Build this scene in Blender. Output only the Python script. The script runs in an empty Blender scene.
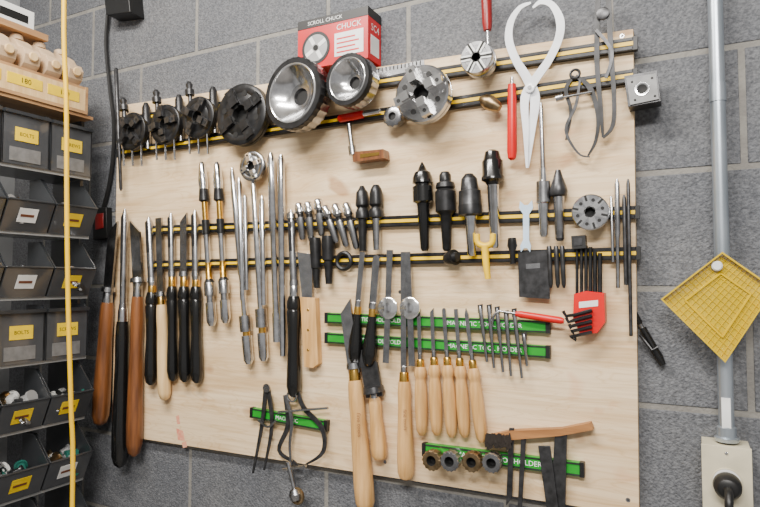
import bpy, bmesh, math, random
from mathutils import Vector, Matrix
random.seed(7)
F=600.0; W2=380.0; H2=253.5
YAW=math.radians(27.3); PITCH=math.radians(2.7)
CAM=Vector((0,-1.15,1.5))
R=Matrix.Rotation(YAW,3,'Z')@Matrix.Rotation(math.radians(90)+PITCH,3,'X')
VD=R@Vector((0,0,-1))
# surveyed positions: wall coordinates are recovered by rectifying photo measurements on the wall plane
def ray(u,v): return R@Vector(((u-W2)/F,-(v-H2)/F,-1))
def P(u,v,dep=0.0):
    d=ray(u,v); t=(-dep-CAM.y)/d.y; return CAM+d*t
def Q(u,v,X):
    d=ray(u,v); t=(X-CAM.x)/d.x; return CAM+d*t
def mpp(p): return (p-CAM).dot(VD)/F
BF=0.020; RF=0.033   # board front, rail front
# ---------------- materials
MATS={}
def mk(name,col,met=0.0,rough=0.5,col2=None,scale=(20,20,20),bump=0.0,bscale=60,alpha=1,trans=0,lo=.35,hi=.65,detail=4,dist=0,coat=0,big=0):
    m=bpy.data.materials.new(name); m.use_nodes=True; nt=m.node_tree; N=nt.nodes; L=nt.links
    p=N['Principled BSDF']; p.inputs['Base Color'].default_value=(*col,1); p.inputs['Metallic'].default_value=met
    p.inputs['Roughness'].default_value=rough; p.inputs['Alpha'].default_value=alpha
    p.inputs['Transmission Weight'].default_value=trans; p.inputs['Coat Weight'].default_value=coat
    tc=N.new('ShaderNodeTexCoord')
    if col2 is None: col2=tuple(c*0.82 for c in col)
    mp=N.new('ShaderNodeMapping'); mp.inputs['Scale'].default_value=scale
    L.new(tc.outputs['Object'],mp.inputs['Vector'])
    n=N.new('ShaderNodeTexNoise'); n.inputs['Scale'].default_value=1; n.inputs['Detail'].default_value=detail; n.inputs['Distortion'].default_value=dist
    L.new(mp.outputs[0],n.inputs['Vector'])
    r=N.new('ShaderNodeValToRGB'); r.color_ramp.elements[0].position=lo; r.color_ramp.elements[1].position=hi
    r.color_ramp.elements[0].color=(*col2,1); r.color_ramp.elements[1].color=(*col,1)
    L.new(n.outputs['Fac'],r.inputs[0]); out=r.outputs[0]
    if big:
        nb=N.new('ShaderNodeTexNoise'); nb.inputs['Scale'].default_value=big; nb.inputs['Detail'].default_value=3
        L.new(tc.outputs['Object'],nb.inputs['Vector'])
        rb=N.new('ShaderNodeValToRGB'); rb.color_ramp.elements[0].position=.35; rb.color_ramp.elements[1].position=.65
        rb.color_ramp.elements[0].color=(.86,.87,.89,1); rb.color_ramp.elements[1].color=(1.05,1.04,1.02,1); L.new(nb.outputs['Fac'],rb.inputs[0])
        x=N.new('ShaderNodeMix'); x.data_type='RGBA'; x.blend_type='MULTIPLY'; x.inputs[0].default_value=1
        L.new(out,x.inputs[6]); L.new(rb.outputs[0],x.inputs[7]); out=x.outputs[2]
    L.new(out,p.inputs['Base Color'])
    if bump>0:
        n2=N.new('ShaderNodeTexNoise'); n2.inputs['Scale'].default_value=bscale; n2.inputs['Detail'].default_value=6
        L.new(tc.outputs['Object'],n2.inputs['Vector'])
        b=N.new('ShaderNodeBump'); b.inputs['Strength'].default_value=bump; b.inputs['Distance'].default_value=.004
        L.new(n2.outputs['Fac'],b.inputs['Height']); L.new(b.outputs[0],p.inputs['Normal'])
    MATS[name]=m; return m
mk('steel',(.80,.80,.81),1,.17,(.6,.6,.61),(60,60,60))
mk('steel_dull',(.50,.50,.51),1,.27,(.33,.33,.34),(50,50,50))
mk('steel_dark',(.08,.08,.084),.7,.35,(.04,.04,.041),(70,70,70))
mk('steel_light',(.90,.90,.90),.95,.17,(.74,.74,.74),(60,60,60))
mk('grey_metal',(.22,.22,.22),.3,.5,(.16,.16,.16),(60,60,60))
mk('iron',(.03,.03,.032),.5,.35,(.015,.015,.015),(60,60,60))
mk('hole',(.004,.004,.004),0,.7)
mk('black_gloss',(.006,.006,.006),0,.22,coat=.3)
mk('black_plastic',(.008,.008,.008),0,.45)
mk('brass',(.85,.52,.12),1,.25)
mk('bronze',(.42,.30,.17),1,.35,(.24,.17,.09),(90,90,90))
mk('wood_light',(.72,.43,.17),0,.4,(.50,.27,.085),(90,90,9),coat=.2)
mk('wood_pale',(.80,.56,.28),0,.5,(.62,.40,.17),(80,80,8))
mk('wood_brown',(.22,.078,.022),0,.38,(.11,.038,.012),(90,90,9),coat=.3)
mk('wood_tan',(.46,.27,.12),0,.6,(.34,.18,.08),(30,8,60))
mk('wood_walnut',(.40,.18,.06),0,.5,(.26,.11,.035),(9,60,90))
mk('beige',(.62,.44,.27),0,.6)
mk('yellow',(.95,.60,.0),0,.42)
mk('yellow_cord',(.92,.56,.0),0,.5,(.86,.52,.0),(4,4,4))
mk('yellow_tray',(.78,.56,.0),0,.15,(.74,.52,.0),(30,30,30),alpha=.5)
mk('yellow_rim',(.74,.50,.0),0,.2,alpha=.88)
mk('green',(.01,.30,.02),0,.38)
mk('red',(.66,.005,.005),0,.32)
mk('red_box',(.62,.005,.009),0,.33)
mk('dark_red',(.25,.01,.01),0,.35)
mk('white',(.85,.85,.83),0,.45)
mk('white_paint',(.88,.90,.93),0,.3,coat=.3)
mk('blue_white',(.55,.70,.86),0,.35)
mk('cream',(.64,.58,.42),0,.5)
mk('galv',(.52,.57,.62),.8,.33,(.38,.43,.48),(40,40,10))
mk('bin_grey',(.030,.033,.037),0,.28,(.02,.022,.025),(15,15,15),coat=.3)
mk('bin_edge',(.36,.37,.37),0,.35)
mk('clear_plastic',(.065,.068,.073),0,.14,coat=.5)
mk('label_yellow',(.9,.62,.0),0,.6)
mk('grey_part',(.36,.36,.36),.3,.5)
mk('teal_part',(.015,.13,.10),0,.5)
mk('bristle',(.02,.014,.01),0,.8)
mk('ink',(.16,.05,.02),0,.7)
mk('burned_script',(.26,.10,.035),0,.7)
mk('red_smudge',(.70,.22,.14),0,.7,(.75,.40,.26),(90,90,90))
mk('floor_concrete',(.30,.29,.28),0,.8,(.22,.21,.2),(3,3,3),.3,30)
mk('ceiling_white',(.7,.7,.68),0,.9)
mk('wall_grey_paint',(.34,.35,.36),0,.8,None,(5,5,5),.3,80)
mk('mortar',(.25,.24,.215),0,.9,(.19,.18,.165),(25,25,25),.6,150)
mk('block',(.168,.173,.185),0,.88,(.098,.102,.112),(190,190,190),1.0,230,lo=.36,hi=.64,detail=6,big=6)
def plywood():
    m=bpy.data.materials.new('plywood'); m.use_nodes=True; nt=m.node_tree; N=nt.nodes; L=nt.links; p=N['Principled BSDF']
    p.inputs['Roughness'].default_value=.6
    tc=N.new('ShaderNodeTexCoord')
    def noise(sc,dt,ds,seed):
        mp=N.new('ShaderNodeMapping'); mp.inputs['Scale'].default_value=sc; mp.inputs['Location'].default_value=(seed,0,seed)
        L.new(tc.outputs['Object'],mp.inputs[0]); n=N.new('ShaderNodeTexNoise'); n.inputs['Scale'].default_value=1
        n.inputs['Detail'].default_value=dt; n.inputs['Distortion'].default_value=ds; L.new(mp.outputs[0],n.inputs[0]); return n
    def ramp(n,c):
        r=N.new('ShaderNodeValToRGB'); e=r.color_ramp.elements
        e[0].position,e[0].color=c[0][0],(*c[0][1],1); e[1].position,e[1].color=c[1][0],(*c[1][1],1)
        for q in c[2:]:
            k=e.new(q[0]); k.color=(*q[1],1)
        L.new(n.outputs['Fac'],r.inputs[0]); return r
    def mul(a,b,f=1):
        x=N.new('ShaderNodeMix'); x.data_type='RGBA'; x.blend_type='MULTIPLY'; x.inputs[0].default_value=f
        L.new(a,x.inputs[6]); L.new(b,x.inputs[7]); return x.outputs[2]
    base=ramp(noise((1.6,5,9),4,2.2,3),[(.34,(.68,.48,.27)),(.64,(.82,.64,.41))])
    grain=ramp(noise((3,20,90),7,.9,1),[(.38,(.82,.76,.68)),(.56,(1,1,1))])
    cath=ramp(noise((2.0,8,16),2,3.0,5),[(.455,(1,1,1)),(.48,(.86,.78,.68)),(.50,(1,1,1)),(.55,(1,1,1)),(.57,(.88,.80,.7)),(.59,(1,1,1))])
    knots=ramp(noise((8,8,13),1,.3,9),[(.25,(.45,.25,.12)),(.31,(1,1,1))])
    stain=ramp(noise((7,7,13),3,.8,21),[(.29,(.80,.45,.34)),(.35,(1,1,1))])
    o=mul(mul(mul(mul(base.outputs[0],grain.outputs[0],.7),knots.outputs[0],.6),cath.outputs[0],.7),stain.outputs[0],.3)
    L.new(o,p.inputs['Base Color']); MATS['plywood']=m
plywood()
# ---------------- mesh builder
class B:
    def __init__(s,name): s.n=name; s.v=[]; s.f=[]; s.m=[]; s.mats=[]
    def mi(s,m):
        if m not in s.mats: s.mats.append(m)
        return s.mats.index(m)
    def add(s,vs,fs,m):
        o=len(s.v); s.v+= [Vector(x) for x in vs]
        for i,f in enumerate(fs):
            s.f.append([k+o for k in f]); s.m.append(s.mi(m[i] if isinstance(m,list) else m))
    def box(s,c,ax,ay,az,m):
        c=Vector(c); ax=Vector(ax);ay=Vector(ay);az=Vector(az)
        vs=[c+ax*i+ay*j+az*k for k in(-1,1) for j in(-1,1) for i in(-1,1)]
        s.add(vs,[(0,2,3,1),(4,5,7,6),(0,1,5,4),(2,6,7,3),(0,4,6,2),(1,3,7,5)],m)
    def aabox(s,a,b,m):
        a=Vector(a);b=Vector(b);c=(a+b)/2;h=(b-a)/2
        s.box(c,(h.x,0,0),(0,h.y,0),(0,0,h.z),m)
    def lathe(s,o,axis,prof,m,seg=16,knurl=0,kr=(0,0)):
        o=Vector(o); a=Vector(axis).normalized()
        t=Vector((0,0,1)) if abs(a.z)<.8 else Vector((0,1,0))
        x=a.cross(t).normalized(); y=a.cross(x)
        vs=[];fs=[];ms=[]
        for i,pr in enumerate(prof):
            h,r=pr[0],max(pr[1],1e-5)
            for k in range(seg):
                rr=r
                if knurl and kr[0]<=i<=kr[1] and k%2: rr=r*(1-knurl)
                an=2*math.pi*k/seg; vs.append(o+a*h+x*rr*math.cos(an)+y*rr*math.sin(an))
        for i in range(len(prof)-1):
            mm=prof[i][2] if len(prof[i])>2 else m
            for k in range(seg):
                k2=(k+1)%seg; fs.append((i*seg+k,i*seg+k2,(i+1)*seg+k2,(i+1)*seg+k)); ms.append(mm)
        fs.append(tuple(range(seg))[::-1]); ms.append(prof[0][2] if len(prof[0])>2 else m)
        n=len(prof)-1; fs.append(tuple(n*seg+k for k in range(seg))); ms.append(prof[-1][2] if len(prof[-1])>2 else m)
        s.add(vs,fs,ms)
    def lp(s,a,b,dep,prof,m,seg=16,dep2=None):
        """lathe between two wall positions; prof (t, r_px[,mat])"""
        p0=P(*a,dep); p1=P(*b,dep if dep2 is None else dep2); d=p1-p0; L=d.length; k=mpp((p0+p1)/2)
        s.lathe(p0,d,[(q[0]*L,q[1]*k)+tuple(q[2:]) for q in prof],m,seg)
    def tube(s,pts,r,m,seg=8,smooth=0):
        pts=[Vector(p) for p in pts]; rs=r if isinstance(r,(list,tuple)) else [r]*len(pts)
        if smooth:
            q=[];w=[];n=len(pts)
            for i in range(n-1):
                p0=pts[max(i-1,0)];p1=pts[i];p2=pts[i+1];p3=pts[min(i+2,n-1)]
                for j in range(smooth):
                    t=j/smooth
                    q.append(.5*((2*p1)+(p2-p0)*t+(2*p0-5*p1+4*p2-p3)*t*t+(3*p1-p0-3*p2+p3)*t**3)); w.append(rs[i]*(1-t)+rs[i+1]*t)
            q.append(pts[-1]); w.append(rs[-1]); pts,rs=q,w
        vs=[];fs=[];n=len(pts); up=None
        for i,p in enumerate(pts):
            d=(pts[min(i+1,n-1)]-pts[max(i-1,0)]).normalized()
            if up is None: up=Vector((0,1,0)) if abs(d.y)<.8 else Vector((0,0,1))
            x=d.cross(up).normalized(); y=x.cross(d).normalized(); up=y
            for k in range(seg):
                an=2*math.pi*k/seg; vs.append(p+(x*math.cos(an)+y*math.sin(an))*rs[i])
        for i in range(n-1):
            for k in range(seg):
                k2=(k+1)%seg; fs.append((i*seg+k,i*seg+k2,(i+1)*seg+k2,(i+1)*seg+k))
        fs.append(tuple(range(seg))[::-1]); fs.append(tuple((n-1)*seg+k for k in range(seg)))
        s.add(vs,fs,m)
    def tp(s,pts,dep,rpx,m,seg=8,smooth=0):
        w=[P(p[0],p[1],p[2] if len(p)>2 else dep) for p in pts]
        k=mpp(w[len(w)//2]); r=[q*k for q in rpx] if isinstance(rpx,(list,tuple)) else rpx*k
        s.tube(w,r,m,seg,smooth)
    def plate(s,o,ex,ey,pts,th,m):
        o=Vector(o);ex=Vector(ex).normalized();ey=Vector(ey).normalized(); n=ex.cross(ey)*(th/2); k=len(pts)
        a=[o+ex*p[0]+ey*p[1] for p in pts]
        vs=[p-n for p in a]+[p+n for p in a]
        fs=[tuple(range(k))[::-1],tuple(range(k,2*k))]+[(i,(i+1)%k,k+(i+1)%k,k+i) for i in range(k)]
        s.add(vs,fs,m)
    def prism(s,px,d0,d1,m):
        dm=max(d0,d1); a=[P(u,v,dm) for u,v in px]; k=len(a)
        vs=[Vector((p.x,-d1,p.z)) for p in a]+[Vector((p.x,-d0,p.z)) for p in a]
        s.add(vs,[tuple(range(k)),tuple(range(k,2*k))[::-1]]+[(i,(i+1)%k,k+(i+1)%k,k+i) for i in range(k)],m)
    def ribbon(s,px,wpx,dep,th,m,smooth=5):
        pts=[P(u,v,dep) for u,v in px]; k=mpp(pts[0]); w=[x*k/2 for x in wpx]
        q=[];ww=[];n=len(pts)
        for i in range(n-1):
            p0=pts[max(i-1,0)];p1=pts[i];p2=pts[i+1];p3=pts[min(i+2,n-1)]
            for j in range(smooth):
                t=j/smooth
                q.append(.5*((2*p1)+(p2-p0)*t+(2*p0-5*p1+4*p2-p3)*t*t+(3*p1-p0-3*p2+p3)*t**3)); ww.append(w[i]*(1-t)+w[i+1]*t)
        q.append(pts[-1]); ww.append(w[-1]); n=len(q); vs=[]; nn=Vector((0,-1,0))*(th/2)
        for i in range(n):
            d=(q[min(i+1,n-1)]-q[max(i-1,0)]).normalized(); sd=d.cross(Vector((0,1,0))).normalized()*ww[i]
            vs+=[q[i]-sd-nn,q[i]+sd-nn,q[i]+sd+nn,q[i]-sd+nn]
        fs=[(0,1,2,3),tuple((n-1)*4+k for k in(3,2,1,0))]
        for i in range(n-1):
            for k in range(4): fs.append((i*4+k,i*4+(k+1)%4,(i+1)*4+(k+1)%4,(i+1)*4+k))
        s.add(vs,fs,m)
    def torus(s,c,axis,Rr,r,m,seg=28,sg=8):
        c=Vector(c);a=Vector(axis).normalized(); t=Vector((0,0,1)) if abs(a.z)<.8 else Vector((1,0,0))
        x=a.cross(t).normalized(); y=a.cross(x); vs=[];fs=[]
        for i in range(seg):
            an=2*math.pi*i/seg; d=x*math.cos(an)+y*math.sin(an)
            for k in range(sg):
                b=2*math.pi*k/sg; vs.append(c+d*(Rr+r*math.cos(b))+a*r*math.sin(b))
        for i in range(seg):
            for k in range(sg):
                i2=(i+1)%seg;k2=(k+1)%sg; fs.append((i*sg+k,i2*sg+k,i2*sg+k2,i*sg+k2))
        s.add(vs,fs,m)
    def text(s,txt,o,ex,ey,size,m,center=True):
        cu=bpy.data.curves.new('t','FONT'); cu.body=txt; cu.size=size; cu.align_x='CENTER' if center else 'LEFT'; cu.align_y='CENTER'; cu.resolution_u=2
        ob=bpy.data.objects.new('t',cu); bpy.context.scene.collection.objects.link(ob); bpy.context.view_layer.update()
        me=bpy.data.meshes.new_from_object(ob); ex=Vector(ex).normalized(); ey=Vector(ey).normalized(); o=Vector(o)
        s.add([o+ex*v.co.x+ey*v.co.y for v in me.vertices],[tuple(p.vertices) for p in me.polygons],m)
        bpy.data.objects.remove(ob); bpy.data.curves.remove(cu); bpy.data.meshes.remove(me)
    def done(s,bevel=0,recalc=True):
        lo=Vector([min(v[i] for v in s.v) for i in range(3)]); hi=Vector([max(v[i] for v in s.v) for i in range(3)]); c=(lo+hi)/2
        me=bpy.data.meshes.new(s.n); me.from_pydata([tuple(v-c) for v in s.v],[],s.f)
        for m in s.mats: me.materials.append(MATS[m])
        me.polygons.foreach_set('material_index',s.m)
        bm=bmesh.new(); bm.from_mesh(me); bmesh.ops.recalc_face_normals(bm,faces=bm.faces); bm.to_mesh(me); bm.free()
        me.polygons.foreach_set('use_smooth',[True]*len(me.polygons)); me.set_sharp_from_angle(angle=math.radians(38))
        ob=bpy.data.objects.new(s.n,me); ob.location=c; bpy.context.scene.collection.objects.link(ob)
        if bevel:
            md=ob.modifiers.new('bevel','BEVEL'); md.width=bevel; md.segments=2; md.limit_method='ANGLE'
        return ob
OUT=Vector((0,-1,0)); UP=Vector((0,0,1)); XR=Vector((1,0,0))
# ---------------- room
b=B('wall_back'); x0,x1=-1.9,1.6
b.aabox((x0,0.0015,0),(x1,.12,2.8),'mortar')
zl=P(690,289,0).z; H=.2032; Lb=.4064; mo=.010
xj=P(743,110,0).x; k0=-int(zl/H)
for k in range(k0-1,10):
    z0=zl+k*H; z1=z0+H
    a0=max(z0+mo/2,0.001); a1=min(z1-mo/2,2.8)
    if a1<=a0: continue
    off=0 if k%2==1 else Lb/2
    n=-8
    while n<8:
        xa=xj+off+n*Lb+mo/2; xb=xa+Lb-mo; n+=1
        xa=max(xa,x0); xb=min(xb,x1)
        if xb-xa<.01: continue
        b.aabox((xa,0,a0),(xb,.05,a1),'block')
b.done(.0015)
b=B('floor'); b.aabox((-1.9,-4,-.1),(1.6,.12,0),'floor_concrete'); b.done()
b=B('ceiling'); b.aabox((-1.9,-4,2.8),(1.6,.12,2.9),'ceiling_white'); b.done()
b=B('wall_left'); b.aabox((-2.0,-4,0),(-1.9,.12,2.8),'wall_grey_paint'); b.done()
# plywood board
b=B('plywood_board'); b.prism([(118,106),(633,29),(639,516),(112,434)],.0002,BF,'plywood')
for pts in ([(176,428),(183,431),(185,441),(178,440)],[(176,416),(179,415),(180,424),(177,424)],[(182,443),(186,441),(187,447),(183,448)]): b.prism(pts,BF,BF+.0002,'red_smudge')
for u,v in((128,112),(622,36),(628,500),(122,426),(380,78),(385,462),(400,292)): b.lathe(P(u,v,BF),OUT,[(0,.004),(.0002,.004),(.00025,.0015,'hole'),(.0001,.001,'hole')],'steel_dull',14)
b.done()
# ---------------- rails
def rail(a,c,wpx,name='magnetic_tool_rail',green=False):
    b=B(name); p0=P(*a,RF);p1=P(*c,RF); d=(p1-p0); L=d.length; d.normalize(); n=Vector((-d.z,0,d.x)); w=wpx*mpp((p0+p1)/2)/2
    cc=(p0+p1)/2
    def bx(h,yy0,yy1,m,l=L,cx=0,off=0): b.box(Vector((cc.x,-(yy0+yy1)/2,cc.z))+d*cx+n*off,d*(l/2),Vector((0,(yy1-yy0)/2,0)),n*h,m)
    bx(w,BF+.0003,RF-.001,'black_plastic' if not green else 'green')
    if not green:
        bx(w*.30,RF-.001,RF+.0003,'yellow'); bx(w*.2,RF-.001,RF,'iron',off=w*.72); bx(w*.2,RF-.001,RF,'iron',off=-w*.72)
    else:
        bx(w*.12,RF-.001,RF,'steel_dark',off=w*.8); bx(w*.12,RF-.001,RF,'steel_dark',off=-w*.8)
        nn=max(1,int(L/.22))
        for i in range(nn): b.text('MAGNETIC TOOL HOLDER' if L>.25 else 'MAGNETIC',cc+d*(L*((i+.5)/nn-.5))+Vector((0,-.0006,0)),d,n,w*1.1,'white')
    for e in(-1,1): bx(w*1.05,BF+.0003,RF,'black_plastic',l=.008,cx=e*(L/2+.003))
    b.done()
rail((120,121),(633,43),10); rail((118,153),(633,75),10)
rail((152,230),(635,212),10); rail((152,265),(636,253),10)
rail((327,318),(546,327),11,green=True); rail((327,338),(546,352),11,green=True)
rail((252,413),(324,426),10,green=True); rail((425,450),(580,470),13,green=True)
# ---------------- turning tools
def hand_dep(hw,u,v): 
    k=mpp(P(u,v,.04)); return max(RF+.003,BF+hw/2*k+.001)
def outline(L,w,tip):
    h=w/2
    if tip=='skew': return [(0,-h),(L-w*1.0,-h),(L,h),(0,h)]
    if tip=='skew2': return [(0,-h),(L,-h),(L-w*1.0,h),(0,h)]
    if tip=='point': return [(0,-h),(L-w*1.6,-h),(L,0),(L-w*1.6,h),(0,h)]
    if tip=='round': return [(0,-h)]+[(L-h*1.3+h*1.3*math.sin(a),-h*math.cos(a)) for a in [math.pi*i/8 for i in range(9)]]+[(0,h)]
    return [(0,-h),(L,-h),(L,h),(0,h)]
def turning_tool(name,top,fer,bot,bw,hw,hm,tip='round',bm='steel_dull',fm='brass',style=0,dep=None,flute=True):
    b=B(name); dep=dep or hand_dep(hw,*fer); p0=P(*fer,dep);p1=P(*top,dep);p2=P(*bot,dep)
    k=mpp(p0); d=(p1-p0); L=d.length; d.normalize(); s=d.cross(OUT).normalized()
    w=bw*k; th=max(.003,min(.006,w*.5))
    if flute:   # half-round gouge bar with a ground flute
        b.lathe(p0-d*.01,d,[(0,w*.5),(L*.93,w*.5),(L*.97,w*.42),(L+.01,w*.15)],bm,14)
        b.plate(p0+d*L*.45+OUT*(w*.44),d,s,outline(L*.48,w*.45,'round'),.002,'steel_dark')
    else:
        b.plate(p0-d*.01,d,s,outline(L+.01,w,tip),th,bm)
    b.lathe(p0-d*.001,d,[(0,w*.6),(.012,w*.55),(.014,w*.3)],bm,12)
    ax=(p2-p0); H=ax.length; r=hw/2*k
    if style==0: pr=[(0,.50,fm),(.01,.55,fm),(.085,.60,fm),(.085,.66),(.12,.74),(.2,.80),(.35,.78),(.6,.92),(.82,1),(.93,.96),(.98,.72),(1,.3)]
    elif style==1: pr=[(0,.52,fm),(.01,.6,fm),(.10,.62,fm),(.10,.72),(.15,.92),(.2,.98),(.22,.86),(.24,.98),(.4,.84),(.55,.80),(.75,.95),(.9,1),(.97,.8),(1,.35)]
    elif style==2: pr=[(0,.5,fm),(.02,.62,fm),(.10,.62,fm),(.10,.75),(.16,.95),(.22,.97),(.25,.80),(.28,.78),(.34,.92),(.6,1),(.85,.9),(.95,.78),(1,.4)]
    else: pr=[(0,.45,fm),(.03,.5,fm),(.14,.52,fm),(.14,.55),(.3,.62),(.6,.95),(.78,1),(.9,.85),(.97,.6),(1,.25)]
    b.lathe(p0,ax,[(q[0]*H,q[1]*r)+tuple(q[2:]) for q in pr],hm,20)
    return b
T='turning_chisel'; G='turning_gouge'
turning_tool(T,(114,221),(108,291),(100,425),12,17,'wood_brown','skew','steel_dull',fm='steel_dull',flute=False).done()
turning_tool(G,(125,209),(123,308),(120,467),7,17,'black_gloss','round','steel_dull',fm='steel').done()
turning_tool(T,(135,220),(138,282),(134,456),13,16,'wood_brown','skew2','steel_dull',fm='steel_dull',flute=False).done()
turning_tool(G,(149,217),(152,282),(151,385),8,13,'black_gloss','round','steel_dull',style=1).done()
turning_tool(T,(159,218),(161,296),(165,400),8,13,'wood_pale','square',style=0,fm='brass',flute=False).done()
turning_tool(G,(171,213),(172,276),(173,381),7,12,'black_gloss','round','steel_dull',style=1).done()
turning_tool(T,(184,213),(184,276),(185,382),9,13,'black_gloss','skew','steel_dull',style=1,flute=False).done()
turning_tool(G,(195,210),(196,276),(197,383),8,13,'black_gloss','round','steel_dull',style=1).done()
turning_tool(T,(291,210),(294,285),(294,397),8,15,'black_gloss','round','steel_dull',style=1,fm='steel').done()
def steel_gouge(a,c,brass=True):
    b=B('bowl_gouge'); yl='brass' if brass else 'steel'
    b.lp(a,c,RF+.008,[(0,1.5,'steel'),(.02,3.5,'steel'),(.12,5,'steel'),(.17,4.5,'iron'),(.24,5.5,'iron'),(.25,3,yl),(.36,3,yl),(.36,4,'iron'),(.45,4,'iron'),(.45,3,'steel'),(.62,3,yl),(.72,3.5,'iron'),(.74,5.5,'steel_dull'),(.82,5.5,'steel_dull'),(.82,3.8,'steel_dull'),(.86,3.8,'steel'),(.86,5,'steel'),(.97,5,'steel'),(1,3,'steel')],'steel',14)
    b.done()
steel_gouge((202,162),(212,326)); steel_gouge((217,162),(226,323))
def rodtool(name,a,c,prof,m='steel',dep=RF+.006,seg=14):
    b=B(name); b.lp(a,c,dep,prof,m,seg); b.done()
rodtool('bowl_gouge',(232,168),(249,364),[(0,1.5),(.04,3),(.55,3.2),(.56,2.6),(.76,3),(.76,6,'steel_dull'),(.84,6,'steel_dull'),(.84,3.6,'brass'),(.86,3.6,'steel'),(.86,5.2),(.98,5),(1,3)])
rodtool('bowl_gouge',(253,178),(264,361),[(0,1.5),(.04,3),(.5,3.2),(.72,3.2),(.72,6,'steel_dull'),(.82,6,'steel_dull'),(.82,3.6,'brass'),(.85,3.6,'steel'),(.85,5.2),(.98,5),(1,3)])
rodtool('spindle_gouge',(239,178),(243,300),[(0,1),(.05,3),(1,3)])
rodtool('spindle_gouge',(262,196),(264,305),[(0,1),(.05,3),(1,3)])
rodtool('turning_tool_shaft',(271,153),(277,342),[(0,2),(.03,4),(.4,4.5),(.41,3.4),(.85,3.4),(.85,4),(1,4)],'steel')
rodtool('turning_tool_shaft',(281,155),(283,356),[(0,2),(.03,3.6),(.3,4),(.31,3.6),(.9,3.6),(1,3)],'steel')
rodtool('turning_tool_shaft',(245,195),(247,290),[(0,1),(.03,2.5),(1,2.5)],'steel_dull')
# ---------------- chucks
def chuck(name,u,v,rp,depf,thick,bm,jm,ang=45,jaw=1.0,arms=4,stem=True,tilt=(0,0),holes=False):
    b=B(name); c=P(u,v,depf); k=mpp(c); r=rp*k; ax=Vector((tilt[0],-1,tilt[1])).normalized(); base=c-ax*thick
    pr=[(0,r*.75),(thick*.15,r*.92),(thick*.3,r*.92),(thick*.34,r),(thick*.55,r),(thick*.56,r*.965),(thick*.62,r*.965),(thick*.63,r),(thick*.92,r),(thick,r*.94),(thick,r*.72),(thick*.985,r*.71),(thick*.985,r*.69),(thick,r*.68),(thick,r*.30,'hole'),(thick*.5,r*.28,'hole')]
    b.lathe(base,ax,pr,bm,40)
    if stem: b.lathe(base,-ax,[(0,r*.5),(max(.001,(depf-thick-BF)*.98),r*.45)],bm,20)
    t=UP; x=ax.cross(t).normalized(); y=ax.cross(x)
    for i in range(arms):
        a=math.radians(ang)+2*math.pi*i/arms; d=x*math.cos(a)+y*math.sin(a); s=ax.cross(d)
        b.box(c+d*r*.6+ax*.0008,d*r*.36,s*r*.06,ax*.0012,'hole')
        h=.006*jaw
        b.box(c+d*r*.62+ax*h,d*r*.30,s*r*.17,ax*h,jm); b.box(c+d*r*.47+ax*(2.4*h),d*r*.15,s*r*.15,ax*h*.6,jm)
        b.lathe(c+d*r*.76+ax*(2*h),ax,[(0,r*.07),(.0006,r*.07)],'hole',10)
        if holes:
            a2=a+math.pi/arms; d2=x*math.cos(a2)+y*math.sin(a2); b.lathe(c+d2*r*.68,ax,[(0,r*.1),(.0006,r*.1)],'hole',10)
    b.torus(c,ax,r*.31,r*.025,jm,24,6)
    return b
for (u,v,r,an) in [(131,131,19,40),(164,124,20,10),(197,117,21,60)]:
    b=chuck('lathe_chuck',u,v,r,.062,.025,'iron','steel_dark',an,.8)
    for i in range(3):
        b.tp([(u-8+i*9,v+12),(u-7+i*9,v+r+16)],.055,1.1,'steel_dull')
    b.lp((u-6,v-8),(u-8,v-r-14),.055,[(0,2.5),(.5,2),(.5,4.5),(.7,4.5),(.72,2.5),(.9,3.5),(1,2)],'steel_dark')
    b.done()
for u,v in((148,117),(181,109),(215,101)):
    rodtool('drive_center',(u-2,v-14),(u,v+32),[(0,2),(.1,4),(.3,4.5),(.4,6),(.55,6),(.6,3.5,'steel_dull'),(1,2.5)],'iron',RF+.006)
chuck('lathe_chuck',240,114,31,.07,.035,'iron','iron',30,.5,holes=True).done()
chuck('lathe_chuck',251,166,15,.055,.018,'steel_dull','steel_light',20,.3).done()
b=chuck('scroll_chuck',421,93,29,.085,.04,'steel','steel_light',20,1.5,holes=True); b.done()
chuck('collet_chuck',476,57,17,.085,.045,'steel_dull','white',0,.1,6).done()
chuck('lathe_faceplate',590,212,18,.06,.022,'steel','steel_light',45,.15,6,holes=True).done()
# deep hollow rings with knurled rim
def bowl_ring(name,u,v,rp,depf,rim):
    b=B(name); c=P(u,v,depf); r=rp*mpp(c); ax=Vector((-.10,-1,.02)).normalized(); T=depf-BF-.004; o=c-ax*T
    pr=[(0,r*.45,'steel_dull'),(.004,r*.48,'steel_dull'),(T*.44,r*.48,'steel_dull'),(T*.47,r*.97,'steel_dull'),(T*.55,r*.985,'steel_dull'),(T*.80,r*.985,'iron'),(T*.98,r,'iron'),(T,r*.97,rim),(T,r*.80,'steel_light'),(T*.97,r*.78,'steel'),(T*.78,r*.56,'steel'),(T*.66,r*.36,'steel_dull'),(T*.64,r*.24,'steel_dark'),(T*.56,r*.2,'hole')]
    b.lathe(o,ax,pr,'steel',64,.03,(3,6)); b.torus(c,ax,r*.8,r*.03,'steel_light',40,8)
    b.done()
bowl_ring('jam_chuck_ring',292,93,37,.105,'iron'); bowl_ring('jam_chuck_ring',347,79,27,.10,'iron')
b=B('drive_spur'); c=P(392,116,.06); k=mpp(c); b.lathe(c+Vector((0,.035,0)),OUT,[(0,7*k),(.02,7*k),(.02,11*k),(.033,11*k),(.035,9*k),(.035,4*k,'hole'),(.03,3*k,'hole')],'steel_dull',24,.12,(2,3)); b.done()
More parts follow.
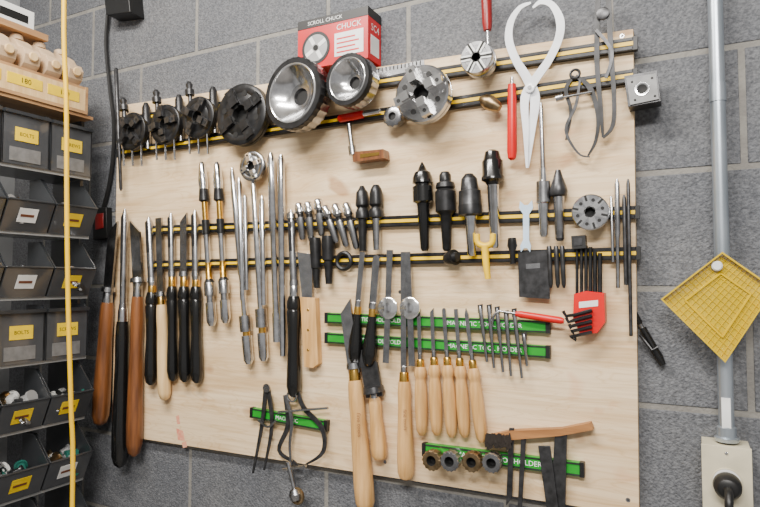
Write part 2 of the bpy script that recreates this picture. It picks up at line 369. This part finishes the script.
# red carton
FD=.062
b=B('cardboard_box'); pl=P(298,40,FD); pr_=P(368,40,FD); z0=P(335,64,FD).z; z1=P(335,14,FD).z; BY=.0
b.aabox((pl.x,-FD,z0),(pr_.x,-BY-.003,z1),'red_box')
w=pr_.x-pl.x; h=z1-z0; f=-FD
b.aabox((pl.x-.0004,f-.0008,z1-h*.17),(pr_.x+.0004,-BY-.0025,z1+.0008),'black_plastic')
cx=pl.x+w*.27; cz=z0+h*.40; c=Vector((cx,f-.0006,cz))
b.lathe(c,OUT,[(0,h*.33),(.0004,h*.33)],'black_plastic',30); b.lathe(c+OUT*.0003,OUT,[(0,h*.27),(.0004,h*.27)],'grey_part',30)
for i in range(4):
    a=math.radians(30+90*i); d=Vector((math.cos(a),0,math.sin(a))); s=Vector((-d.z,0,d.x)); b.box(c+OUT*.001+d*h*.17,d*h*.09,s*h*.04,OUT*.0003,'white')
b.lathe(c+OUT*.001,OUT,[(0,h*.06),(.0004,h*.06)],'hole',16)
b.aabox((pl.x+w*.54,f-.0008,z0+h*.14),(pr_.x-w*.06,f-.0002,z0+h*.60),'white')
for i in range(4): b.aabox((pl.x+w*.57,f-.0011,z0+h*(.20+.09*i)),(pr_.x-w*(.12+.05*(i%2)),f-.0007,z0+h*(.23+.09*i)),'red')
b.text('CHUCK',Vector((pl.x+w*.74,f-.0011,z0+h*.71)),XR,UP,h*.16,'white'); b.text('SCROLL CHUCK',Vector((pl.x+w*.4,f-.0012,z1-h*.085)),XR,UP,h*.11,'white')
b.aabox((pr_.x,-FD*.8,z0+h*.12),(pr_.x+.0005,-FD*.2,z0+h*.5),'white'); b.text('SC4',Vector((pr_.x+.0007,-FD*.5,z0+h*.65)),Vector((0,1,0)),UP,h*.2,'white')
b.done()
b=B('steel_rule'); b.prism([(374,69),(424,60),(425,68),(375,79)],RF,RF+.001,'steel_dull')
for i in range(12):
    u=378+i*3.8; b.prism([(u,69-(u-374)*.18),(u+1,69-(u-374)*.18),(u+1,73-(u-374)*.18),(u,73-(u-374)*.18)],RF+.001,RF+.0013,'hole')
b.done()
b=B('chuck_key'); b.lp((338,119),(380,111),RF+.006,[(0,2),(.05,4),(.6,4),(.62,2.5,'steel'),(1,2.5,'steel')],'red'); b.done()
b=B('small_plane'); b.lp((349,124),(353,155),RF+.012,[(0,2.5),(.7,2.5),(.72,4),(1,4)],'steel_dull')
b.prism([(352,152),(383,149),(384,158),(353,162)],BF+.003,BF+.03,'wood_brown'); b.prism([(360,154),(379,152),(379,155),(360,158)],BF+.03,BF+.031,'brass'); b.done()
rodtool('steel_rod',(116,68),(121,191),[(0,1),(.01,2),(.45,2),(.45,2.6),(.6,2.6),(.6,1.8),(.98,1.6),(1,.5)],'steel_dark',.045)
rodtool('screwdriver',(486,-14),(488,48),[(0,4.5),(.1,5.5),(.6,5),(.72,4),(.72,2,'steel'),(1,2,'steel')],'dark_red',.045)
rodtool('red_marking_pencil',(512,77),(512,160),[(0,1.5,'steel'),(.08,2,'steel'),(.09,4),(.3,4.6),(.9,5),(.98,4),(1,2)],'red',.045)
rodtool('lathe_center_point',(480,98),(500,108),[(0,2),(.2,6),(.5,8),(.8,6),(1,4)],'bronze',.05)
# white calipers
b=B('outside_caliper')
b.ribbon([(531,3),(520,8),(511,22),(509,40),(516,60),(527,78),(535,98),(532,130),(528,168)],[2,5,7,8,8,9,10,7,1.5],RF+.003,.003,'white_paint')
b.ribbon([(533,8),(541,2),(552,5),(560,20),(559,38),(549,60),(535,80),(525,98),(526,130),(527,168)],[2,5,6,8,8,8,9,9,6,1.5],RF+.0065,.003,'white_paint')
c=P(530,88,RF+.010); b.lathe(c,OUT,[(0,.009),(.002,.009),(.003,.007)],'white_paint',20); b.lathe(c+OUT*.003,OUT,[(0,.004),(.001,.004)],'steel_dull',16); b.done()
b=B('spring_caliper')
b.ribbon([(574,76),(566,90),(571,112),(566,140)],[3,4,3,1.5],RF+.004,.004,'iron'); b.ribbon([(576,76),(590,88),(598,115),(596,140),(588,156)],[3,5,4,3,1.5],RF+.004,.004,'iron')
b.ribbon([(580,80),(576,105),(566,130),(578,153),(590,157)],[2,3,3,2,1],RF+.008,.003,'steel_dark')
b.torus(P(575,74,RF+.006),OUT,.008,.0025,'steel_dark'); b.tp([(560,98),(592,92)],RF+.009,1.3,'steel_dull'); b.lp((556,99),(563,97),RF+.009,[(0,3.5),(1,3.5)],'steel_dull'); b.done()
b=B('inside_caliper'); b.ribbon([(598,-8),(597,60),(601,110),(603,137)],[5,5,4,2],RF+.006,.004,'iron'); b.ribbon([(608,-8),(611,50),(614,95),(613,125),(603,138)],[5,5,4,4,2],RF+.010,.004,'iron')
b.lathe(P(603,14,RF+.012),OUT,[(0,.011),(.004,.011),(.005,.008)],'steel_dark',20); b.ribbon([(596,30),(612,52),(606,78)],[3,3,3],RF+.013,.003,'steel_dark'); b.done()
b=B('steel_block'); b.prism([(624,76),(657,70),(661,101),(628,107)],.021,.055,'steel_dark'); b.prism([(626,78),(656,73),(659,99),(630,105)],.055,.058,'grey_metal')
c=P(642,89,.058); b.lathe(c,OUT,[(0,.012,'steel'),(.001,.012,'steel'),(.001,.008,'hole'),(.0005,.007,'hole')],'hole',24)
for u,v in((632,82),(652,78),(655,96),(635,100)): b.lathe(P(u,v,.058),OUT,[(0,.002),(.0008,.002)],'hole',8)
b.done(.0008)
# ---------------- tapers/centres
def taper(name,a,c,m,prof,dep=None): 
    b=B(name); mr=max(q[1] for q in prof)*mpp(P(*a,.04)); b.lp(a,c,dep or max(RF+.004,BF+mr+.001),prof,m,22); b.done()
taper('live_center',(422,162),(425,251),'black_gloss',[(0,.5),(.05,3),(.10,5,'steel_dark'),(.12,8),(.18,10),(.24,10.5),(.25,8),(.27,8),(.28,10.5),(.45,10.5),(.47,7),(.5,6.5),(.97,4.5),(1,3)])
taper('live_center',(445,172),(447,251),'iron',[(0,4),(.04,6),(.12,6),(.14,9),(.2,10),(.22,8.5),(.25,10.5),(.5,10.5),(.54,7),(.56,6),(.97,4.5),(1,3)])
taper('drill_chuck',(469,174),(472,256),'iron',[(0,4),(.06,8,'steel_dark'),(.2,9,'steel_dark'),(.21,11,'steel_dark'),(.38,11.5,'iron'),(.4,12,'iron'),(.5,12,'iron'),(.52,7,'steel'),(.57,6,'steel'),(.97,4.5,'steel'),(1,3,'steel')])
taper('drill_chuck',(492,150),(495,248),'black_gloss',[(0,4),(.02,7),(.1,9),(.12,10.5),(.26,10.5),(.28,11.5),(.31,11.5),(.33,8),(.36,6,'steel'),(.97,4.5,'steel'),(1,3,'steel')])
taper('morse_taper_arbor',(543,168),(544,237),'steel',[(0,3.5),(.18,4),(.2,7,'steel_dull'),(.5,7,'steel_dull'),(.52,5.5,'steel'),(.96,4.5),(1,3)])
taper('morse_taper_arbor',(558,170),(560,241),'steel_dark',[(0,2.5),(.12,5),(.2,7),(.3,9),(.36,8),(.38,5.5,'steel_dull'),(.96,4.5),(1,3)])
rodtool('drill_bit',(541,103),(543,168),[(0,1.2),(.1,2.2),(1,2.6)],'steel_dull')
taper('drive_center',(362,186),(363,251),'iron',[(0,2),(.06,4),(.1,6),(.3,7),(.34,5),(.4,7),(.5,7),(.52,4.6),(1,3.6)])
taper('drive_center',(376,185),(377,250),'iron',[(0,3),(.06,5.5),(.12,6.5),(.3,7),(.34,5),(.4,7.5),(.5,7.5),(.52,4.6,'steel_dull'),(1,3.6,'steel_dull')])
for a,c in [((299,203),(303,240)),((308,202),(312,242)),((318,199),(322,236)),((325,206),(337,243)),((335,204),(347,247)),((346,203),(357,249)),((291,212),(293,238))]:
    taper('collet_arbor',a,c,'steel_dull',[(0,3),(.05,4.5,'steel'),(.25,5,'steel_dull'),(.3,3.2,'iron'),(.38,3.2),(.4,4.5,'steel_dull'),(.95,3.4),(1,2)])
taper('reducing_sleeve',(315,238),(317,288),'iron',[(0,5.5),(.1,6),(.6,5),(.62,4),(1,3)]); taper('reducing_sleeve',(328,236),(329,284),'iron',[(0,6),(.1,6.5),(.5,6),(.52,4.5),(1,3.4)])
b=B('locking_ring'); b.torus(P(344,261,RF+.006),OUT,8*mpp(P(344,261,.04)),.005,'iron'); b.done()
b=B('tool_ferrule'); c=P(453,259,.05); k=mpp(c); b.lathe(c+Vector((-.012,.0,.0)),Vector((1,-.5,.15)),[(0,6*k),(.012,8*k),(.022,8*k),(.022,5*k),(.03,4*k)],'iron',20); b.done()
b=B('center_punch_stub'); b.lp((512,238),(513,264),.045,[(0,4),(.3,5),(.5,3),(1,3)],'iron'); b.done()
b=B('hex_t_handle'); b.tp([(477,234),(478,243),(485,246),(492,243),(493,234)],.05,3.2,'yellow',10,4); b.tp([(485,246),(486,262),(488,279)],.05,[4,3.6,3],'yellow',10,3); b.done()
b=B('open_end_wrench'); b.prism([(520,201),(524,205),(528,205),(532,200),(533,208),(529,214),(529,240),(531,246),(530,252),(527,248),(524,248),(521,252),(520,246),(523,240),(523,214),(519,208)],RF+.001,RF+.004,'blue_white'); b.done()
b=B('card_scraper'); b.prism([(518,253),(548,250),(550,299),(519,297)],RF+.001,RF+.003,'steel_dark'); b.prism([(526,264),(540,263),(540,268),(526,269)],RF+.003,RF+.0034,'steel_dull'); b.done()
for u in (549,556,562): rodtool('cutter_bit',(u,246),(u+2,288),[(0,2),(.05,2.6),(.9,2.2),(1,1)],'steel_dark')
b=B('magnet_block'); b.prism([(571,236),(585,235),(586,248),(572,249)],RF,.05,'black_plastic'); b.prism([(574,238),(582,238),(582,245),(574,246)],.05,.051,'steel_dark'); b.done()
rodtool('long_drill_bit',(617,179),(618,288),[(0,1),(.05,2.6),(.5,2.8),(.55,2),(1,2)],'steel_dull')
rodtool('long_drill_bit',(624,195),(626,285),[(0,1),(.05,2),(1,2)],'steel_dark')
rodtool('long_drill_bit',(628,179),(631,336),[(0,.8),(.03,1.8),(1,1.8)],'steel_dark')
rodtool('long_drill_bit',(611,196),(613,262),[(0,.8),(.03,1.6),(1,1.6)],'steel_dull')
b=B('hex_key_set'); b.prism([(574,294),(586,291),(604,293),(605,322),(597,333),(580,334),(573,318)],BF+.001,BF+.028,'red')
b.prism([(579,302),(598,300),(598,306),(579,308)],BF+.028,BF+.0285,'white')
for i,u in enumerate((577,581.5,586,590.5,595,600)):
    b.tp([(u,240+i*3-(i%2)*2),(u,300)],BF+.020,[1.5+i*.12,1.5+i*.12],'iron',6)
for i in range(5):
    y=312+i*5.5; b.tp([(592,y-2,),(574-i*1.0,y+3),(566-i*.5+i*3,y+4+i*.6),(563+i*3,y-1+i)],BF+.032,1.7,'iron',6)
b.done()
b=B('hook_tool'); b.lp((564,321),(498,311),RF+.008,[(0,2.5),(.05,3.6),(.65,3.6),(.72,2.4),(.72,1.4,'steel_dull'),(1,1.2,'steel_dull')],'red'); b.tp([(500,311),(494,315),(492,325)],RF+.008,1.3,'steel_dull',8,3); b.done()
for i,(u,v0,v1,du) in enumerate([(480,306,362,7),(489,306,368,5),(497,308,372,6),(506,312,376,5),(514,310,378,8),(524,334,366,3)]):
    b=B('detail_scraper'); b.lp((u,v0),(u+du,v1),RF+.004,[(0,1.4),(.08,2.4),(.5,2.2),(.52,1.7),(1,1.5)],'steel_dull',10); b.prism([(u-2.5,v0-1),(u+2.5,v0-2),(u+2.8,v0+7),(u-2,v0+7)],RF+.003,RF+.005,'steel_dark'); b.done()
for i,(u,vt,vf,vb,du,tp) in enumerate([(419,308,359,435,3,'round'),(432,308,357,435,5,'skew'),(444,308,357,437,8,'round'),(456,309,358,437,9,'square'),(466,308,360,442,16,'point')]):
    f=(vf-vt)/(vb-vt)
    b=turning_tool('carving_chisel',(u,vt),(u+du*f,vf),(u+du,vb),4,13,'wood_light',tp,'steel_dull',fm='brass',style=2,flute=False); b.done()
def script(b,u,v,dep,size): b.text('fine tools',P(u,v,dep),Vector((0.05,0,-1)),Vector((1,0,.05)),size,'burned_script')
b=turning_tool('parting_tool',(404,252),(404,372),(406,480),6,17,'wood_light','square','steel_dull',style=0,flute=False); script(b,405,420,BF+.037,.011); b.done()
b=turning_tool('roughing_gouge',(345,300),(354,368),(366,512),13,20,'wood_light','skew','steel_dull',style=0,fm='brass',flute=False); script(b,359,425,BF+.042,.013); b.done()
turning_tool('putty_knife',(366,345),(374,392),(380,460),19,16,'wood_light','skew2','steel_dark',style=0,fm='steel_dull',flute=False).done()
turning_tool('skew_chisel',(363,252),(358,306),(355,364),6,15,'black_gloss','square','steel_dull',style=3,fm='brass',flute=False).done()
turning_tool('skew_chisel',(377,255),(373,308),(369,367),8,16,'black_gloss','round','steel_dull',style=3,fm='brass',flute=False).done()
for (a,c,d_) in [((390,250),(388,308),(386,363)),((407,252),(410,308),(412,366))]:
    b=B('ring_scraper'); dep=RF+.008
    b.ribbon([a,c,d_],[7,6,7],dep,.003,'steel_dull'); o=P(*c,dep+.002); k=mpp(o)
    b.lathe(o,OUT,[(0,11*k),(.003,11*k),(.005,9.5*k),(.005,5*k,'steel'),(.006,4*k,'steel')],'steel_light',28); b.done()
b=B('marking_knife'); b.prism([(297,252),(312,254),(312,299),(302,299)],RF,RF+.003,'steel_dull'); b.prism([(300,297),(315,298),(318,364),(313,368),(304,367)],BF+.001,BF+.018,'wood_light')
for v in(310,330,350): b.lathe(P(308,v,BF+.018),OUT,[(0,.003),(.0008,.003)],'brass',10)
b.done(.0015)
b=B('wing_divider')
b.ribbon([(266,388),(262,425),(253,473)],[5,4,1.5],RF+.004,.004,'steel_dark'); b.ribbon([(268,388),(272,425),(264,470)],[5,4,1.5],RF+.004,.004,'steel_dark'); b.lathe(P(267,388,RF+.007),OUT,[(0,.010),(.003,.010)],'steel_dull',16)
b.ribbon([(258,420),(268,427),(276,420)],[2,2,2],RF+.009,.002,'steel_dull'); b.done()
b=B('outside_caliper')
b.ribbon([(285,395),(288,425),(279,450),(294,462),(299,466)],[4,5,4,3,1],RF+.004,.003,'steel_dark'); b.ribbon([(298,392),(304,408),(322,428),(323,452),(305,465)],[4,5,5,4,1.5],RF+.005,.003,'steel_dark')
b.ribbon([(285,395),(292,420),(290,450),(296,492)],[4,4,3,2],RF+.009,.003,'steel_dull')
b.tp([(278,412),(328,408)],RF+.012,1.3,'steel_dull'); b.torus(P(292,396,RF+.008),OUT,.012,.0025,'steel_dull'); b.done()
b=B('chuck_key'); b.lp((288,462),(297,500),.053,[(0,2),(.7,2.2),(.72,5),(.85,7),(1,5)],'steel_dull'); b.tp([(283,470),(306,466)],.053,1.6,'steel_dull'); b.torus(P(297,496,.053),OUT,.014,.005,'bronze'); b.done()
for i,u in enumerate((431,449,471,491)):
    b=B('core_cutter'); v=461+i*.8; c=P(u,v,.07); k=mpp(c); m='steel_dull' if i%2 else 'bronze'
    b.lathe(c+Vector((0,.035,0)),OUT,[(0,7*k),(.012,8*k),(.015,10*k),(.033,10.5*k),(.035,9.6*k),(.035,5*k,'hole'),(.02,4*k,'hole')],m,28,.1,(2,4)); b.done()
b=B('wire_brush'); p=[(487,436),(510,431),(560,429),(590,423),(593,430),(560,436),(512,440),(488,446)]
b.prism(p,BF+.001,BF+.02,'wood_walnut')
for i in range(110):
    u=486+random.random()*24; v=433+random.random()*5; b.tp([(u,v,BF+.021),(u-1+random.random()*3,v+8+random.random()*5,BF+.026)],0,.8,'bristle',4)
b.done()
b=B('scraper_blade'); b.prism([(509,428),(514,428),(512,498),(506,506)],RF,RF+.004,'steel_dark'); b.done(.0005)
b=B('scraper_blade'); b.prism([(521,438),(526,438),(522,506),(517,516)],RF,RF+.004,'steel_dark'); b.done(.0005)
b=B('mill_file'); b.prism([(555,431),(567,433),(565,520),(549,520)],RF,RF+.004,'steel_dark'); b.done(.0005)
b=B('mill_file'); b.prism([(538,446),(550,446),(560,520),(548,520)],RF+.0045,RF+.0085,'steel_dark'); b.done(.0005)
# ---------------- right side
b=B('clamp_pen'); b.lp((621,289),(663,365),.012,[(0,1),(.05,3),(.45,3),(.47,2,'steel_dull'),(.52,2,'steel_dull'),(.52,3.5),(.8,4),(.9,4.5),(1,3)],'black_gloss'); b.tp([(640,335),(652,350),(658,347)],.024,1.5,'iron',8); b.done()
b=B('electrical_conduit'); z=P(727,441,.03); r=7*mpp(P(720,250,.03))
b.tube([Vector((z.x+.0,-.03,2.8)),Vector((z.x,-.03,z.z))],r,'galv',24); b.lathe(z+Vector((0,0,.0)),UP,[(0,r*1.5),(.006,r*1.6),(.008,r*1.25),(.022,r*1.25),(.024,r*1.05)],'galv',24)
b.lathe(z+Vector((0,0,.55)),UP,[(0,r*1.12),(.03,r*1.12)],'galv',24)
b.aabox((z.x-r*.6,-.03-r-.0008,z.z+.02),(z.x+r*.5,-.03-r*.8,z.z+.07),'white')
b.done()
b=B('outlet_box'); q0=P(702,445,.06); q1=P(751,445,.06); zt=q0.z; zb=zt-.12
b.aabox((q0.x,-.052,zb),(q1.x,0,zt),'cream'); b.aabox((q0.x-.001,-.058,zb-.001),(q1.x+.001,-.052,zt+.001),'cream')
cxm=(q0.x+q1.x)/2; b.lathe((cxm,-.058,P(727,482,.06).z),OUT,[(0,.021,'cream'),(.002,.021,'cream'),(.002,.019)],'white',28)
c=Vector((cxm,-.06,P(727,484,.06).z)); b.lathe(c,OUT,[(0,.018),(.006,.020),(.02,.019),(.028,.014),(.03,.009)],'black_plastic',28)
b.lathe((cxm,-.0585,zt-.009),OUT,[(0,.0025),(.001,.0025)],'steel',10)
b.tube([c+OUT*.028,c+OUT*.05+Vector((0,0,-.005)),c+OUT*.055+Vector((0,0,-.05)),c+Vector((.01,-.03,-.3)),c+Vector((.02,-.02,-.8))],.006,'black_plastic',10,5); b.done(.0015)
# yellow tray
b=B('yellow_plastic_tray'); A_=(661,299);B_=(722,252);C_=(774,288);D_=(725,362); d0,d1=.050,.0515
b.prism([A_,B_,C_,D_],d0,d1,'yellow_tray')
def L2(p,q,t): return (p[0]*(1-t)+q[0]*t,p[1]*(1-t)+q[1]*t)
cen=(719,303)
A2,B2,C2,D2=[L2(p,cen,.04) for p in (A_,B_,C_,D_)]
for p,q,p2,q2 in((A_,B_,A2,B2),(B_,C_,B2,C2),(C_,D_,C2,D2),(D_,A_,D2,A2)):
    a0=P(*p,.0515);a1=P(*q,.0515);b0=P(*p2,.0515);b1=P(*q2,.0515)
    vs=[a0,a1,b1,b0]+[x+Vector((0,-.010,0)) for x in(a0,a1,b1,b0)]
    b.add(vs,[(0,1,2,3),(4,5,6,7),(0,1,5,4),(1,2,6,5),(2,3,7,6),(3,0,4,7)],'yellow_rim')
inn=[L2(p,cen,.42) for p in (A_,B_,C_,D_)]
for i in range(4): b.tp([inn[i],inn[(i+1)%4]],.053,1.2,'yellow_rim',6)
for i in range(1,14):
    t=i/14; b.tp([L2(A_,B_,t),L2(D_,C_,t)],.0525,.35,'yellow_rim',4); b.tp([L2(B_,C_,t),L2(A_,D_,t)],.0525,.35,'yellow_rim',4)
b.lathe(P(717,266,.052),OUT,[(0,.008),(.006,.008),(.008,.006)],'white',20); b.done()
b=B('power_cable'); b.tp([(110,-40),(108,10),(106,45),(110,90),(114,130),(110,180),(98,225)],.012,1.8,'black_plastic',8,6); b.done()
b=B('wall_socket'); b.prism([(92,208),(106,207),(107,238),(93,240)],.001,.02,'black_plastic'); b.prism([(95,214),(103,213),(103,228),(95,230)],.02,.022,'dark_red'); b.done(.001)
b=B('power_adapter'); b.prism([(103,-10),(128,-10),(130,12),(106,15)],.001,.05,'black_plastic'); b.prism([(124,0),(134,-2),(135,10),(126,12)],.001,.03,'black_plastic'); b.done(.002)
# ---------------- bin rack on the left
XF=-1.44
b=B('parts_bin_rack'); y1=-.10; BW=.118; nb=6; y0=y1-BW*nb-.01
zb=[Q(50,v,-1.40).z for v in (170,233)]; ph=zb[0]-zb[1]
zr=[zb[0]-ph*i for i in range(8)]
d=.085
for yy in (y1+.004,y0-.004):
    b.aabox((XF-.12,yy-.004,.0),(XF-.005,yy+.004,zr[0]+ph),'bin_grey')
for ri,z in enumerate(zr):
    b.aabox((XF-.12,y0,z-.006),(XF+.03,y1,z-.002),'bin_edge' if ri%2 else 'bin_grey')
    b.aabox((XF+.03,y0,z-.008),(XF+.034,y1,z+.002),'bin_edge')
    for i in range(nb):
        ya=y1-BW*(i+1)+.003; yb=ya+BW-.006; h=ph*.86; closed=(ri in(0,3)); o=XF-.03
        dd=d if not closed else .07
        prof=[(0,0),(dd*.8,0),(dd+.015,h*.52),(dd*.5,h),(0,h)] if not closed else [(0,0),(dd,0),(dd,h*.9),(dd*.8,h),(0,h)]
        for yy in(ya,yb): b.plate((o,yy,z),XR,UP,prof,.003,'bin_grey')
        b.aabox((o-.05,ya,z),(o+dd*.8,yb,z+.003),'bin_grey')
        if closed:
            b.aabox((o+dd-.003,ya,z),(o+dd,yb,z+h*.9),'clear_plastic'); b.aabox((o+dd-.003,ya,z+h*.88),(o+dd+.008,yb,z+h*.94),'bin_grey'); fx=o+dd+.0005
            ym=(ya+yb)/2; b.aabox((fx,ym-.028,z+h*.42),(fx+.001,ym+.028,z+h*.66),'label_yellow'); b.text('BOLTS' if i%2 else 'SCREWS',(fx+.0013,ym,z+h*.54),Vector((0,1,0)),UP,.012,'hole')
            b.aabox((fx,ym-.04,z+h*.06),(fx+.001,ym+.035,z+h*.30),'grey_metal')
        else:
            p0=Vector((o+dd*.8,0,z)); p1=Vector((o+dd+.015,0,z+h*.52)); e=(p1-p0); Ln=e.length; ym=(ya+yb)/2
            b.plate(Vector((p0.x,ym,p0.z)),Vector((0,1,0)),e,[(-(yb-ya)/2,0),((yb-ya)/2,0),((yb-ya)/2,Ln),(-(yb-ya)/2,Ln)],.003,'clear_plastic')
            b.tube([p1+Vector((0,ya,0)),p1+Vector((0,yb,0))],.003,'bin_grey',8)
            nrm=Vector((0,1,0)).cross(e.normalized())
            if nrm.x<0: nrm=-nrm
            lc='white' if random.random()<.5 else 'label_yellow'
            b.plate(Vector((p0.x,ym,p0.z))+nrm*.0025,Vector((0,1,0)),e,[(-.025,Ln*.3),(.02,Ln*.3),(.02,Ln*.75),(-.025,Ln*.75)],.001,lc)
            b.plate(Vector((p0.x,ym,p0.z))+nrm*.0034,Vector((0,1,0)),e,[(-.02,Ln*.48),(.012,Ln*.48),(.012,Ln*.56),(-.02,Ln*.56)],.0006,'ink')
            for _ in range(26):
                m=random.choice(['white','grey_part','steel','teal_part','steel_dull','black_plastic','bronze','grey_metal']); px=o+.012+random.random()*.055; py=ya+.02+random.random()*(BW-.045); pz=z+.015+random.random()*.05
                a=random.random()*3; s=.006+random.random()*.012
                if random.random()<.5: b.box((px,py,pz),(s*math.cos(a),s*math.sin(a),0),(-s*.6*math.sin(a),s*.6*math.cos(a),0),(0,0,s*.5),m)
                else: b.lathe((px,py,pz),(math.cos(a),math.sin(a),.4),[(0,s*.6),(s*1.4,s*.6),(s*1.4,s*.9),(s*1.8,s*.9)],m,12)
b.aabox((XF-.125,y0-.008,zr[0]+ph),(XF+.03,y1+.008,zr[0]+ph+.008),'wood_tan'); b.done(.0006)
# wooden rack on top
zt=zr[0]+ph+.0085
b=B('wooden_sanding_pad_rack'); xa=XF-.12; xf=XF+.035; ya,yb=y0+.1,y1-.02
b.aabox((xa,ya,zt),(xf,yb,zt+.008),'wood_tan'); b.aabox((xf-.008,ya,zt+.008),(xf,yb,zt+.065),'wood_pale')
b.aabox((xa,ya,zt+.065),(xf-.004,yb,zt+.073),'wood_tan')
b.aabox((xa,yb,zt),(xf,yb+.008,zt+.073),'wood_tan'); b.aabox((xa,ya-.008,zt),(xf,ya,zt+.073),'wood_tan')
for i in range(5):
    ym=yb-.06-i*.10
    b.aabox((xf,ym-.045,zt+.026),(xf+.0012,ym+.042,zt+.052),'label_yellow'); b.text('180',Vector((xf+.0018,ym,zt+.039)),Vector((0,1,0)),UP,.018,'hole')
for i in range(9):
    ym=yb-.03-i*.058; o=Vector((xf-.035,ym,zt+.073))
    b.plate(o,XR,UP,[(-.07,0),(.02,0),(.034,.012),(.040,.034),(.03,.05),(.012,.056),(.0,.072),(-.02,.084),(-.07,.084)],.04,'beige')
    b.lathe(o+Vector((.040,0,.03)),XR,[(0,.012),(.004,.010)],'wood_pale',16); b.lathe(o+Vector((-.03,0,.084)),UP,[(0,.016),(.012,.014),(.016,.008)],'beige',16)
b.done(.002)
b=B('small_parts_carton'); zq=zt+.19; b.aabox((XF-.07,-.33,zq),(XF-.01,-.235,zq+.045),'white'); b.aabox((XF-.01,-.32,zq+.01),(XF-.0095,-.25,zq+.03),'black_plastic'); b.aabox((XF-.09,-.5,zt+.1735),(XF-.005,-.2,zq-.0005),'wood_tan'); b.done(.001)
# yellow hanging cord
b=B('yellow_extension_cord'); a=Q(64,0,-1.27); c=Q(72,507,-1.27); dd=(c-a)
pts=[a+dd*t+Vector((0,.002*math.sin(t*9),0)) for t in(0,.2,.4,.6,.8,1)]; pts.insert(0,Vector((a.x,pts[0].y,2.79))); pts.append(Vector((c.x,c.y,.02)))
b.tube(pts,.0055,'yellow_cord',10,5)
b.done()
# ---------------- light
def area(name,loc,rot,sx,sy,e,col=(1,1,1)):
    l=bpy.data.lights.new(name,'AREA'); l.shape='RECTANGLE'; l.size=sx; l.size_y=sy; l.energy=e; l.color=col
    o=bpy.data.objects.new(name,l); o.location=loc; o.rotation_euler=[math.radians(a) for a in rot]; bpy.context.scene.collection.objects.link(o)
area('added_fill_light',(-.8,-1.0,2.7),(20,0,0),1.1,.12,50,(1,.95,.88))
area('added_fill_light',(.2,-2.1,2.7),(38,0,0),1.1,.2,72,(1,.96,.91))  # unseen fill lamp added behind the camera to brighten the wall
w=bpy.data.worlds.new('world'); bpy.context.scene.world=w; w.use_nodes=True
w.node_tree.nodes['Background'].inputs[0].default_value=(1,.98,.96,1); w.node_tree.nodes['Background'].inputs[1].default_value=.42
cam=bpy.data.cameras.new('camera'); cam.sensor_width=36; cam.lens=F/760*36; cam.clip_start=.02
co=bpy.data.objects.new('camera',cam); co.location=CAM; co.rotation_euler=(math.radians(90)+PITCH,0,YAW); bpy.context.scene.collection.objects.link(co)
bpy.context.scene.camera=co
